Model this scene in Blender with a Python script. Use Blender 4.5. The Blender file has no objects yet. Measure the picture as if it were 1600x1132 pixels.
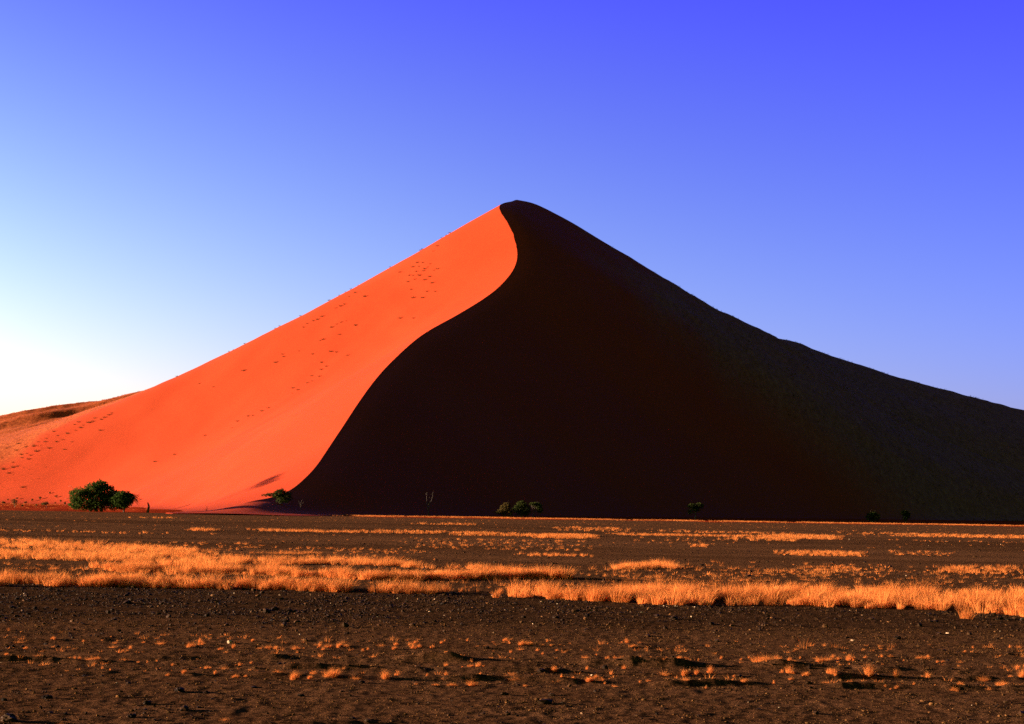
import bpy, math, random
import numpy as np

random.seed(7)
RNG = np.random.default_rng(11)
scene = bpy.context.scene
COL = scene.collection

# ------------------------------------------------------------------ camera
F = 2198.0                      # focal length in pixels of a 1600 wide frame
CAM_H = 1.7
PITCH = math.atan(225 / F)
ROLL = math.atan(.018)
SUN_EL = math.radians(7.0)
SUN_AZ = math.radians(-87.0)    # measured from +Y towards +X

camd = bpy.data.cameras.new("camera")
cam = bpy.data.objects.new("camera", camd)
COL.objects.link(cam)
camd.sensor_fit = 'HORIZONTAL'
camd.sensor_width = 36
camd.lens = 36 * F / 1600
camd.clip_start = .1
camd.clip_end = 20000
from mathutils import Matrix, Vector
cam.matrix_world = Matrix.Translation((0, 0, CAM_H)) @ Matrix.Rotation(math.pi / 2 + PITCH, 4, 'X') @ Matrix.Rotation(ROLL, 4, 'Z')
scene.camera = cam


def rays(px, py):
    px = np.atleast_1d(np.asarray(px, float)); py = np.atleast_1d(np.asarray(py, float))
    a = (px - 800) / F; b = -(py - 566) / F; c = -np.ones_like(a)
    cr, sr = math.cos(ROLL), math.sin(ROLL)
    a, b = cr * a - sr * b, sr * a + cr * b
    t = math.pi / 2 + PITCH
    ct, st = math.cos(t), math.sin(t)
    return np.stack([a, ct * b - st * c, st * b + ct * c], -1)


def at_depth(px, py, Y):
    d = rays(px, py)
    k = np.asarray(Y) / d[:, 1]
    p = d * k[:, None]
    p[:, 2] += CAM_H
    return p


def on_plain(px, py):
    d = rays(px, py)
    k = -CAM_H / np.minimum(d[:, 2], -1e-4)
    return d * k[:, None] + np.array([0, 0, CAM_H])


def project(p):
    p = np.asarray(p, float) - np.array([0, 0, CAM_H])
    t = -(math.pi / 2 + PITCH)
    ct, st = math.cos(t), math.sin(t)
    x, y, z = p[..., 0], ct * p[..., 1] - st * p[..., 2], st * p[..., 1] + ct * p[..., 2]
    cr, sr = math.cos(-ROLL), math.sin(-ROLL)
    x, y = cr * x - sr * y, sr * x + cr * y
    return 800 + F * x / -z, 566 - F * y / -z


# ------------------------------------------------------------------ noise
_perm = RNG.permutation(4096)
_grad = RNG.uniform(-1, 1, 4096)
_ang = RNG.uniform(0, 2 * np.pi, 4096)


def perlin(x, y, seed=0):
    x = np.asarray(x, float) + seed * 17.31; y = np.asarray(y, float) + seed * 9.77
    xi = np.floor(x).astype(int); yi = np.floor(y).astype(int)
    xf = x - xi; yf = y - yi
    u = xf * xf * xf * (xf * (xf * 6 - 15) + 10); v = yf * yf * yf * (yf * (yf * 6 - 15) + 10)

    def g(ix, iy, dx, dy):
        h = _perm[(_perm[ix & 4095] + iy) & 4095]
        a = _ang[h]
        return np.cos(a) * dx + np.sin(a) * dy
    n00 = g(xi, yi, xf, yf); n10 = g(xi + 1, yi, xf - 1, yf)
    n01 = g(xi, yi + 1, xf, yf - 1); n11 = g(xi + 1, yi + 1, xf - 1, yf - 1)
    return ((n00 * (1 - u) + n10 * u) * (1 - v) + (n01 * (1 - u) + n11 * u) * v) * 1.5


def fbm(x, y, o=4, seed=0, gain=.5):
    s = 0; a = 1; f = 1
    for i in range(o):
        s = s + a * perlin(np.asarray(x) * f, np.asarray(y) * f, seed + i * 3.7)
        a *= gain; f *= 2.03
    return s


def smooth(a, b, x):
    t = np.clip((np.asarray(x, float) - a) / (b - a), 0, 1)
    return t * t * (3 - 2 * t)


def pchip(xs, ys):
    xs = np.asarray(xs, float); ys = np.asarray(ys, float)
    h = np.diff(xs); d = np.diff(ys) / h
    m = np.zeros_like(xs)
    m[1:-1] = np.where(d[:-1] * d[1:] > 0, 2 * d[:-1] * d[1:] / (d[:-1] + d[1:] + 1e-12), 0)
    m[0] = d[0]; m[-1] = d[-1]

    def f(q):
        q = np.asarray(q, float)
        i = np.clip(np.searchsorted(xs, q) - 1, 0, len(h) - 1)
        t = (q - xs[i]) / h[i]
        tc = np.clip(t, 0, 1)
        r = ((2 * tc ** 3 - 3 * tc ** 2 + 1) * ys[i] + (tc ** 3 - 2 * tc ** 2 + tc) * h[i] * m[i]
             + (-2 * tc ** 3 + 3 * tc ** 2) * ys[i + 1] + (tc ** 3 - tc ** 2) * h[i] * m[i + 1])
        r = r + np.where(t < 0, (q - xs[0]) * m[0], 0) + np.where(t > 1, (q - xs[-1]) * m[-1], 0)
        return r
    return f


def cspline(xs, ys):
    """natural cubic spline"""
    xs = np.asarray(xs, float); ys = np.asarray(ys, float)
    n = len(xs); h = np.diff(xs)
    A = np.zeros((n, n)); b = np.zeros(n)
    A[0, 0] = A[-1, -1] = 1
    for i in range(1, n - 1):
        A[i, i - 1] = h[i - 1]; A[i, i] = 2 * (h[i - 1] + h[i]); A[i, i + 1] = h[i]
        b[i] = 6 * ((ys[i + 1] - ys[i]) / h[i] - (ys[i] - ys[i - 1]) / h[i - 1])
    M = np.linalg.solve(A, b)

    def f(q):
        q = np.clip(np.asarray(q, float), xs[0], xs[-1])
        i = np.clip(np.searchsorted(xs, q) - 1, 0, n - 2)
        a = xs[i + 1] - q; c = q - xs[i]
        return (M[i] * a ** 3 + M[i + 1] * c ** 3) / (6 * h[i]) + (ys[i] / h[i] - M[i] * h[i] / 6) * a + (ys[i + 1] / h[i] - M[i + 1] * h[i] / 6) * c
    return f


# ------------------------------------------------------------------ the big dune as a height function
CREST = [(395, 784, 195), (422, 777, 199), (450, 766, 204), (480, 742, 212), (505, 711, 224), (533, 669, 241), (560, 628, 257),
         (588, 590, 275), (620, 556, 293), (660, 522, 313), (716, 490, 338), (768, 457, 362), (797, 428, 378), (808, 402, 391),
         (806, 380, 401), (798, 356, 411), (787, 338, 420), (780, 324, 429), (785, 317.5, 440), (798, 314.3, 453), (813, 313.4, 466)]
_cp = np.array([at_depth(a, b, Y)[0] for a, b, Y in CREST])
_cy = np.concatenate([[150, 175, 187], _cp[:, 1], [485, 520, 580, 660, 760]])
_cx = np.concatenate([[_cp[0, 0] - 2.2, _cp[0, 0] - 1.6, _cp[0, 0] - .8], _cp[:, 0], [8, 14, 24, 30, 30]])
_cz = np.concatenate([[-4, -2.2, -.2], _cp[:, 2], [101, 98, 92, 80, 60]])
crest_x = cspline(_cy, _cx)
crest_z = pchip(_cy, _cz)

# profiles: silhouette pixels unprojected at the depth of the summit
_lp = [(780, 322), (700, 367), (600, 425), (500, 478), (400, 529), (320, 570), (240, 606), (160, 641), (80, 670), (0, 695)]
_lq = at_depth([a for a, b in _lp], [b for a, b in _lp], 429)
_lv = _lq[0, 0] - _lq[:, 0]; _ld = _lq[0, 2] - _lq[:, 2]
drop_l = pchip(np.concatenate([_lv, [185, 240, 320, 420]]), np.concatenate([_ld, [86, 96, 103, 107]]))
_rp = [(813, 313.4), (832, 317.3), (873, 336), (960, 386), (1050, 440), (1120, 480), (1213, 528), (1290, 574), (1360, 621), (1430, 664), (1520, 708), (1600, 738)]
_rq = at_depth([a for a, b in _rp], [b for a, b in _rp], 466)
_rv = _rq[:, 0] - _rq[0, 0]; _rd = _rq[0, 2] - _rq[:, 2]
drop_r = pchip(np.concatenate([_rv, [200, 260, 340, 460]]), np.concatenate([_rd, [97, 106, 112, 116]]))


def dune_raw(x, y):
    xc = crest_x(y); zc = crest_z(y)
    # small irregularities of the slip face near the top
    v = x - xc
    near = smooth(330, 460, y)
    # nearer the toe the crest is rounder at the right side
    dl = drop_l(np.abs(v)) * (.55 + .45 * smooth(196, 250, y)); dr = drop_r(np.maximum(v, 0) * (1 + .12 * (1 - near)))
    z = zc - np.where(v < 0, dl, dr)
    far = smooth(3, 30, np.abs(v))
    z = z + far * (fbm(x / 34, y / 34, 3, 5) * .55 + np.where(v > 0, smooth(15, 60, v) * smooth(10, 40, z) * (fbm(x / 5, y / 16, 3, 9) * .35), 0))
    # left side: faint wind furrows running down-slope
    z = z + np.where(v < 0, far * fbm((x + y * .6) / 9, (y - x) / 60, 2, 21) * .12, 0)
    return z


def dune_z(x, y):
    x = np.asarray(x, float); y = np.asarray(y, float)
    z = dune_raw(x, y)
    k = 1.1
    z = np.where(z > 12, z, k * np.logaddexp(0, np.minimum(z, 12) / k)) - .22
    # low sand mound in front of the toe
    m = 1.7 * np.exp(-(((x + 33.6) / 5.2) ** 2 + ((y - 190.5) / 12) ** 2))
    return np.where(m > .02, np.logaddexp(z / .35, (m - .15) / .35) * .35, z)


# ------------------------------------------------------------------ neighbouring hills
_hl = [(-260, 690), (-120, 668), (0, 650), (60, 639), (110, 631), (160, 622), (200, 613), (246, 604), (285, 610), (340, 650), (420, 740)]
_hlq = at_depth([a for a, b in _hl], [b for a, b in _hl], 520)
hl_top = pchip(_hlq[:, 0], _hlq[:, 2])


def hill_left_z(x, y):
    x = np.asarray(x, float); y = np.asarray(y, float)
    top = hl_top(np.clip(x, _hlq[0, 0] - 80, _hlq[-1, 0]))
    d = 520 - y
    z = top - np.where(d > 0, .21 * d + .0045 * np.maximum(d - 62, 0) ** 2, .25 * -d) + fbm(x / 40, y / 40, 3, 31) * 1.0
    # gully lines that run diagonally across the slope
    g = d + (x + 189) * .31 + fbm(x / 30, y / 30, 2, 33) * 3
    z = z - 2.6 * smooth(19, 26, g) - 1.2 * smooth(8, 13, g) - 1.6 * smooth(36, 43, g)
    z = z + fbm(x / 3, y / 3, 2, 37) * .18
    return np.maximum(z, -2)


_hr = [(1000, 700), (1110, 585), (1170, 535), (1213, 528), (1300, 556), (1400, 588), (1500, 615), (1600, 641), (1760, 680), (1950, 715), (2200, 740)]
_hrq = at_depth([a for a, b in _hr], [b for a, b in _hr], 560)
hr_top = pchip(_hrq[:, 0], _hrq[:, 2])


def hill_right_z(x, y):
    x = np.asarray(x, float); y = np.asarray(y, float)
    top = hr_top(np.clip(x, _hrq[0, 0], _hrq[-1, 0] + 100))
    d = 560 - y
    z = top - np.where(d > 0, .34 * d + .0016 * np.maximum(d - 40, 0) ** 2, .2 * -d) + fbm(x / 60, y / 40, 2, 41) * .5 + fbm(x / 6, y / 18, 3, 43) * .28
    return np.maximum(z, -2)


# ------------------------------------------------------------------ plain
def sand_edge(x, y):
    """1 where the plain is loose orange sand (at the foot of the dune), 0 on the gravel plain"""
    b = 181 + 9 * perlin(x / 14, y / 30, 3) + 5 * perlin(x / 4, y / 12, 8) + np.clip(x + 20, 0, 400) * .35
    return smooth(-4, 5, y - b)


def berm(x, y):
    """low windrows thrown up along the edge of the track"""
    h = 0
    for (y0, amp, w, s) in ((15.75, .10, .16, 1), (14.9, .045, .10, 2), (14.1, .05, .10, 4), (17.4, .025, .3, 3), (11.25, .02, .12, 6)):
        yy = y0 + .16 * perlin(x / 2.6, 0 * x, s * 5) + .10 * perlin(x / .9, 0 * x, s * 7)
        a = np.clip(.30 + 1.3 * fbm(x / 1.5, 0 * x + s, 4, s * 11), 0, .85)
        d = (y - yy) / w
        h = h + amp * a * np.where(d < 0, np.exp(-(d * 3.2) ** 2), np.exp(-(d * .75) ** 2))
        h = h - amp * .35 * np.exp(-((y - yy + w * 1.6) / (w * 1.3)) ** 2)
    return h


def plain_z(x, y):
    x = np.asarray(x, float); y = np.asarray(y, float)
    r = np.hypot(x, y)
    z = .10 * fbm(x / 60, y / 45, 2, 51) * smooth(20, 70, r) * (1 - smooth(150, 190, r))
    z = z + smooth(186, 200, y) * (1 - smooth(300, 360, r)) * (x < -25) * .30 * fbm(x / 11, y / 18, 3, 59)
    n = 1 - smooth(30, 60, r)
    z = z + n * (.006 * fbm(x / .7, y / .7, 3, 53) + .007 * perlin(x / .12, y / .12, 55) + .012 * fbm(x / 5, y / 3, 2, 57))
    front = (y > 5) & (r < 40)
    z = z + np.where(front, berm(x, np.where(front, y, 15)), 0) * smooth(0, 4, y - 6)
    # faint wheel tracks that curve away across the plain
    for off in (0, 1.7):
        c = 47 + off + (x + 22) ** 2 * -.004 + x * -.25
        z = z - .05 * np.exp(-((y - c) / .5) ** 2) * (x < 10) * (x > -26)
    return z


# ------------------------------------------------------------------ mesh helpers
def new_mesh(name, co, faces, mats, smooth_shade=True, parent=None, attrs=None, mat_index=None):
    """faces: (n,k) int array or list of such arrays"""
    me = bpy.data.meshes.new(name)
    if not isinstance(faces, list):
        faces = [faces]
    faces = [np.asarray(f, np.int32) for f in faces if len(f)]
    loops = np.concatenate([f.ravel() for f in faces])
    sizes = np.concatenate([np.full(len(f), f.shape[1], np.int32) for f in faces])
    starts = np.concatenate([[0], np.cumsum(sizes)[:-1]]).astype(np.int32)
    me.vertices.add(len(co)); me.vertices.foreach_set('co', np.asarray(co, np.float32).ravel())
    me.loops.add(len(loops)); me.loops.foreach_set('vertex_index', loops)
    me.polygons.add(len(sizes)); me.polygons.foreach_set('loop_start', starts)
    try:
        me.polygons.foreach_set('loop_total', sizes)
    except Exception:
        pass
    me.polygons.foreach_set('use_smooth', np.full(len(sizes), smooth_shade))
    for m in (mats if isinstance(mats, (list, tuple)) else [mats]):
        me.materials.append(m)
    if mat_index is not None:
        me.polygons.foreach_set('material_index', np.asarray(mat_index, np.int32))
    for an, av in (attrs or {}).items():
        av = np.asarray(av, np.float32)
        if av.ndim == 1:
            at = me.attributes.new(an, 'FLOAT', 'POINT'); at.data.foreach_set('value', av)
        else:
            at = me.attributes.new(an, 'FLOAT_COLOR', 'POINT')
            at.data.foreach_set('color', np.concatenate([av, np.ones((len(av), 1), np.float32)], 1).ravel())
    me.update(calc_edges=True)
    me.validate()
    o = bpy.data.objects.new(name, me)
    COL.objects.link(o)
    if parent:
        o.parent = parent
    return o


def grid_faces(nr, nc, off=0):
    i = np.arange(nr - 1)[:, None] * nc + np.arange(nc - 1)[None, :]
    i = i.ravel() + off
    return np.stack([i, i + 1, i + nc + 1, i + nc], 1)


def tag(o, label=None, cat=None, group=None, kind=None):
    if label: o['label'] = label
    if cat: o['category'] = cat
    if group: o['group'] = group
    if kind: o['kind'] = kind
    return o


def empty(name, loc, label=None, cat=None, group=None, rz=0):
    o = bpy.data.objects.new(name, None)
    COL.objects.link(o)
    o.empty_display_size = .2
    o.location = loc
    o.rotation_euler = (0, 0, rz)
    return tag(o, label, cat, group)


# ------------------------------------------------------------------ materials
def mat(name):
    m = bpy.data.materials.new(name)
    m.use_nodes = True
    nt = m.node_tree
    nt.nodes.clear()
    out = nt.nodes.new('ShaderNodeOutputMaterial')
    return m, nt, out


def nd(nt, t, **k):
    n = nt.nodes.new(t)
    for a, b in k.items():
        setattr(n, a, b)
    return n


def mixc(nt, fac, a, b, blend='MIX'):
    n = nd(nt, 'ShaderNodeMix', data_type='RGBA', blend_type=blend)
    for s, v in ((0, fac), (6, a), (7, b)):
        if hasattr(v, 'links') or hasattr(v, 'is_linked'):
            nt.links.new(v, n.inputs[s])
        else:
            n.inputs[s].default_value = v if s == 0 else (*v, 1)
    return n.outputs[2]


def noise_node(nt, vec, scale, detail=4, rough=.55, sx=None):
    n = nd(nt, 'ShaderNodeTexNoise')
    n.inputs['Scale'].default_value = scale
    n.inputs['Detail'].default_value = detail
    n.inputs['Roughness'].default_value = rough
    if sx is not None:
        mp = nd(nt, 'ShaderNodeMapping')
        mp.inputs['Scale'].default_value = sx
        nt.links.new(vec, mp.inputs['Vector']); vec = mp.outputs['Vector']
    nt.links.new(vec, n.inputs['Vector'])
    return n.outputs['Fac']


def ramp(nt, fac, stops):
    r = nd(nt, 'ShaderNodeValToRGB')
    el = r.color_ramp.elements
    while len(el) > 1: el.remove(el[-1])
    el[0].position = stops[0][0]; el[0].color = (*stops[0][1], 1)
    for p, c in stops[1:]:
        e = el.new(p); e.color = (*c, 1)
    nt.links.new(fac, r.inputs[0])
    return r.outputs[0]


SAND = (.31, .034, .0108)


def sand_material():
    m, nt, out = mat("red_sand")
    tc = nd(nt, 'ShaderNodeNewGeometry').outputs['Position']
    n1 = noise_node(nt, tc, .035, 3, .5)
    n2 = noise_node(nt, tc, .9, 5, .6)
    base = ramp(nt, n1, [(.3, (SAND[0] * .95, SAND[1] * .92, SAND[2] * .9)), (.7, (SAND[0] * 1.04, SAND[1] * 1.08, SAND[2] * 1.1))])
    base = mixc(nt, .18, base, ramp(nt, n2, [(.3, (.24, .026, .0085)), (.7, (.37, .042, .0135))]))
    # sparse dead grass and dark heavy-mineral sand where vegetation grows
    at = nd(nt, 'ShaderNodeAttribute', attribute_name='veg').outputs['Fac']
    n3 = noise_node(nt, tc, 1.1, 5, .7)
    vegcol = ramp(nt, n3, [(.35, (.15, .036, .012)), (.52, (.29, .060, .018)), (.72, (.46, .125, .036))])
    col = mixc(nt, at, base, vegcol)
    at2 = nd(nt, 'ShaderNodeAttribute', attribute_name='scrub').outputs['Fac']
    n4 = noise_node(nt, tc, .5, 6, .75, (1.6, .35, 1))
    col = mixc(nt, at2, col, ramp(nt, n4, [(.36, (.13, .058, .046)), (.5, (.24, .082, .062)), (.66, (.34, .135, .105))]))
    b = nd(nt, 'ShaderNodeBump'); b.inputs['Strength'].default_value = .25; b.inputs['Distance'].default_value = .12
    nt.links.new(noise_node(nt, tc, 1.3, 5, .6), b.inputs['Height'])
    p = nd(nt, 'ShaderNodeBsdfPrincipled')
    p.inputs['Roughness'].default_value = .85
    p.inputs['Specular IOR Level'].default_value = .018
    nt.links.new(col, p.inputs['Base Color']); nt.links.new(b.outputs[0], p.inputs['Normal'])
    nt.links.new(p.outputs[0], out.inputs[0])
    return m


def plain_material():
    m, nt, out = mat("gravel_plain")
    tc = nd(nt, 'ShaderNodeNewGeometry').outputs['Position']
    zone = nd(nt, 'ShaderNodeAttribute', attribute_name='zone').outputs['Color']
    n1 = noise_node(nt, tc, 9, 6, .7)
    n2 = noise_node(nt, tc, 48, 4, .6)
    n3 = noise_node(nt, tc, .8, 5, .6, (1, 2.6, 1))
    k = ramp(nt, n1, [(.32, (.45, .42, .42)), (.5, (1, 1, 1)), (.7, (1.4, 1.3, 1.2))])
    col = mixc(nt, 1.0, zone, k, 'MULTIPLY')
    k2 = ramp(nt, n2, [(.36, (.35, .35, .35)), (.52, (1.0, 1.0, 1.0)), (.70, (1.9, 1.8, 1.7))])
    col = mixc(nt, 1.0, col, k2, 'MULTIPLY')
    k3 = ramp(nt, n3, [(.3, (.75, .72, .70)), (.7, (1.25, 1.25, 1.25))])
    col = mixc(nt, 1.0, col, k3, 'MULTIPLY')
    b1 = nd(nt, 'ShaderNodeBump'); b1.inputs['Strength'].default_value = .75; b1.inputs['Distance'].default_value = .02
    nt.links.new(noise_node(nt, tc, 30, 6, .75), b1.inputs['Height'])
    b2 = nd(nt, 'ShaderNodeBump'); b2.inputs['Strength'].default_value = .3; b2.inputs['Distance'].default_value = .05
    nt.links.new(noise_node(nt, tc, 4, 4, .6), b2.inputs['Height'])
    nt.links.new(b1.outputs[0], b2.inputs['Normal'])
    p = nd(nt, 'ShaderNodeBsdfPrincipled')
    p.inputs['Roughness'].default_value = .95
    p.inputs['Specular IOR Level'].default_value = 0
    nt.links.new(col, p.inputs['Base Color']); nt.links.new(b2.outputs[0], p.inputs['Normal'])
    nt.links.new(p.outputs[0], out.inputs[0])
    return m


def leafy_material(name, dark, light, trans=.35):
    """leaf / blade material: a per-leaf value picks the colour, part of the light passes through"""
    m, nt, out = mat(name)
    at = nd(nt, 'ShaderNodeAttribute', attribute_name='tone').outputs['Fac']
    col = ramp(nt, at, [(0, dark), (1, light)])
    d = nd(nt, 'ShaderNodeBsdfDiffuse'); t = nd(nt, 'ShaderNodeBsdfTranslucent')
    mx = nd(nt, 'ShaderNodeMixShader'); mx.inputs[0].default_value = trans
    nt.links.new(col, d.inputs[0]); nt.links.new(col, t.inputs[0])
    nt.links.new(d.outputs[0], mx.inputs[1]); nt.links.new(t.outputs[0], mx.inputs[2])
    nt.links.new(mx.outputs[0], out.inputs[0])
    return m


def bark_material(name, a, b):
    m, nt, out = mat(name)
    tc = nd(nt, 'ShaderNodeTexCoord').outputs['Object']
    n = noise_node(nt, tc, 6, 5, .6, (1, 1, .25))
    col = ramp(nt, n, [(.3, a), (.7, b)])
    p = nd(nt, 'ShaderNodeBsdfPrincipled'); p.inputs['Roughness'].default_value = .9
    bm = nd(nt, 'ShaderNodeBump'); bm.inputs['Strength'].default_value = .5; bm.inputs['Distance'].default_value = .03
    nt.links.new(n, bm.inputs['Height']); nt.links.new(bm.outputs[0], p.inputs['Normal'])
    nt.links.new(col, p.inputs['Base Color']); nt.links.new(p.outputs[0], out.inputs[0])
    return m


def stone_material():
    m, nt, out = mat("dark_stone")
    at = nd(nt, 'ShaderNodeAttribute', attribute_name='tone').outputs['Fac']
    tc = nd(nt, 'ShaderNodeNewGeometry').outputs['Position']
    n = noise_node(nt, tc, 40, 4, .6)
    col = ramp(nt, at, [(0, (.010, .006, .004)), (.6, (.042, .018, .0065)), (.9, (.13, .052, .018)), (.97, (.42, .27, .17))])
    col = mixc(nt, 1, col, ramp(nt, n, [(.3, (.7, .7, .7)), (.7, (1.3, 1.3, 1.3))]), 'MULTIPLY')
    p = nd(nt, 'ShaderNodeBsdfPrincipled')
    p.inputs['Roughness'].default_value = .6
    p.inputs['Specular IOR Level'].default_value = .02
    nt.links.new(col, p.inputs['Base Color']); nt.links.new(p.outputs[0], out.inputs[0])
    return m


M_SAND = sand_material()
M_PLAIN = plain_material()
M_GRASS = leafy_material("dry_grass", (.34, .090, .021), (.84, .270, .072), .4)
M_STRAW = leafy_material("dull_straw", (.09, .024, .008), (.50, .118, .033), .35)
M_WEED = leafy_material("dune_tuft", (.065, .028, .012), (.20, .072, .026), .3)
M_LEAF = leafy_material("acacia_leaf", (.015, .026, .006), (.052, .076, .016), .3)
M_OLIVE = leafy_material('olive_leaf', (.016, .019, .006), (.050, .055, .015), .25)
M_LEAF2 = leafy_material("shrub_leaf", (.045, .035, .012), (.13, .075, .024), .3)
M_BARK = bark_material("bark", (.05, .03, .02), (.13, .08, .05))
M_DEAD = bark_material("dead_wood", (.10, .065, .045), (.24, .17, .12))
M_STUMP = bark_material("charred_wood", (.03, .018, .013), (.09, .05, .035))
M_STONE = stone_material()
M_CLOD = leafy_material('earth_clod', (.022, .011, .005), (.16, .066, .024), 0)

# ------------------------------------------------------------------ build terrain
# the plain: one fan-shaped sheet out to the horizon, fine where the camera sees it close
va = np.concatenate([np.linspace(-math.pi, -.75, 50)[:-1], np.linspace(-.75, -.44, 70)[:-1], np.linspace(-.44, .44, 900), np.linspace(.44, .75, 70)[1:], np.linspace(.75, math.pi, 50)[1:]])
rr = np.concatenate([[.05, 1.5, 3, 4.5, 6, 7.5], 1 / np.linspace(1 / 9, 1 / 60, 380), 1 / np.linspace(1 / 60, 1 / 230, 120)[1:], np.geomspace(230, 5200, 46)[1:]])
A, R_ = np.meshgrid(va, rr)
gx = R_ * np.sin(A); gy = R_ * np.cos(A)
gz = plain_z(gx, gy)
# colour zones of the plain (bare earth, dark stony pavement, loose sand)
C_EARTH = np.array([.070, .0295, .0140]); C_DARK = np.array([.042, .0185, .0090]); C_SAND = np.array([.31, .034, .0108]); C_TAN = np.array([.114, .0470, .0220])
Rf = R_.ravel(); X = gx.ravel(); Yy = gy.ravel()
band = smooth(19, 21.5, Yy + .6 * perlin(X / 2, Yy / 2, 61)) * (1 - smooth(26, 30, Yy))
streak = np.clip(.5 + .9 * fbm(X / 30, Yy / 7, 3, 63), 0, 1)
zone = C_EARTH[None] * (1 - band[:, None]) + C_DARK[None] * band[:, None]
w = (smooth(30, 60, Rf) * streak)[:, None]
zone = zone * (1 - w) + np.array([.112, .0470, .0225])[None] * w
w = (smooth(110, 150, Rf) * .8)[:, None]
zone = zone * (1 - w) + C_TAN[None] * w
for off in (0, 1.7):
    c = 47 + off + (X + 22) ** 2 * -.004 + X * -.25
    w = (np.exp(-((Yy - c) / .7) ** 2) * (X < 12) * (X > -28) * .7)[:, None]
    zone = zone * (1 - w) + C_TAN[None] * w
w = sand_edge(X, Yy)[:, None]
zone = zone * (1 - w) + C_SAND[None] * w
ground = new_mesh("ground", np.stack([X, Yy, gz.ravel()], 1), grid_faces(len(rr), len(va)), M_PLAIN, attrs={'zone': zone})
tag(ground, kind='structure')

# the dune: two flanks that meet in a sharp crest
ys = np.concatenate([np.arange(172, 300, .8), np.arange(300, 480, 1.3), np.arange(480, 760, 6)])
vv = np.concatenate([np.linspace(0, 12, 40), 12 + np.cumsum(np.linspace(.32, 4.2, 170))])
cos, fcs, off, vegs, scrubs = [], [], 0, [], []
jit = .18 * fbm(ys / 3.2, 0 * ys, 3, 71) * smooth(390, 410, ys) * (1 - smooth(428, 440, ys))   # crumbling lip near the summit
for side in (-1, 1):
    V, YS = np.meshgrid(vv * side, ys)
    xc = (crest_x(ys) + jit)[:, None]
    Xd = xc + V
    # the surface is evaluated just on its own side of the crest
    Zd = dune_z(np.where(side < 0, np.minimum(Xd, crest_x(YS) - 1e-4), np.maximum(Xd, crest_x(YS) + 1e-4)), YS)
    P = np.stack([Xd.ravel(), YS.ravel(), Zd.ravel()], 1)
    f = grid_faces(len(ys), len(vv), off)
    if side < 0: f = f[:, ::-1]
    cos.append(P); fcs.append(f); off += len(P)
    if side < 0:
        vg = smooth(130, 141, -V + .9 * (YS - 430) + 8 * fbm(Xd / 14, YS / 14, 3, 73)) * smooth(400, 430, YS) * .8
    else:
        vg = smooth(12, 58, V * .8 + 12 * fbm(Xd / 10, YS / 40, 3, 75)) * smooth(385, 440, YS + .35 * V) * .55
    vegs.append(vg.ravel() * (side < 0)); scrubs.append(vg.ravel() * (side > 0) * 1.3)
dune = new_mesh("dune", np.concatenate(cos), np.concatenate(fcs), M_SAND, attrs={'veg': np.concatenate(vegs), 'scrub': np.concatenate(scrubs)})
tag(dune, kind='structure')


def hill(name, zf, x0, x1, y0, y1, nx, ny, veg, scrub):
    xs = np.linspace(x0, x1, nx); yy = np.linspace(y0, y1, ny)
    Xh, Yh = np.meshgrid(xs, yy)
    o = new_mesh(name, np.stack([Xh.ravel(), Yh.ravel(), zf(Xh, Yh).ravel()], 1), grid_faces(ny, nx), M_SAND, attrs={'veg': np.full(Xh.size, veg), 'scrub': np.full(Xh.size, scrub)})
    return tag(o, kind='structure')


hill("hill", hill_left_z, -420, -20, 340, 700, 320, 240, .85, 0)
hill("hill", hill_right_z, 60, 560, 300, 780, 260, 220, 0, .75)


def surface_z(x, y):
    x = np.asarray(x, float); y = np.asarray(y, float)
    z = plain_z(x, y)
    inside = (y > 172)
    yy = np.where(inside, y, 200)
    z = np.where(inside, np.maximum(z, np.maximum(dune_z(x, yy), np.maximum(np.where((x < -20) & (y > 340), hill_left_z(x, yy), -9), np.where((x > 60) & (y > 300), hill_right_z(x, yy), -9)))), z)
    return z


def hit(px, py, y0=120, y1=700, n=1400):
    """first point of the terrain seen through a pixel"""
    d = rays(px, py)
    d = d / d[:, 1:2]
    Y = np.linspace(y0, y1, n)
    res = []
    for k in range(len(d)):
        x = d[k, 0] * Y; z = CAM_H + d[k, 2] * Y
        s = surface_z(x, Y)
        w = np.nonzero(z <= s)[0]
        if len(w) == 0:
            i = int(np.argmin(z - s))
        else:
            i = w[0]
        if len(w) and i > 0:
            a = z[i - 1] - s[i - 1]; b = s[i] - z[i]
            f = a / max(a + b, 1e-6)
            yq = Y[i - 1] + f * (Y[i] - Y[i - 1]); xq = d[k, 0] * yq
            res.append((xq, yq, float(surface_z(xq, yq))))
        else:
            res.append((x[i], Y[i], s[i]))
    return np.array(res)


# ------------------------------------------------------------------ world and sun
EXPO = 2.2
scene.view_settings.view_transform = 'Standard'
scene.view_settings.look = 'None'
scene.view_settings.exposure = EXPO
scene.view_settings.gamma = 1
scene.cycles.use_denoising = False
world = bpy.data.worlds.new("World")
scene.world = world
world.use_nodes = True
nt = world.node_tree
nt.nodes.clear()
wo = nd(nt, 'ShaderNodeOutputWorld'); bg = nd(nt, 'ShaderNodeBackground'); sky = nd(nt, 'ShaderNodeTexSky')
sky.sky_type = 'NISHITA'; sky.sun_disc = False
sky.sun_elevation = SUN_EL; sky.sun_rotation = SUN_AZ
bg.inputs[1].default_value = .1
# grade of the clear desert sky: deep blue overhead, white glow low towards the sun
geo = nd(nt, 'ShaderNodeTexCoord')
sep = nd(nt, 'ShaderNodeSeparateXYZ'); nt.links.new(geo.outputs['Generated'], sep.inputs[0])


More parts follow.
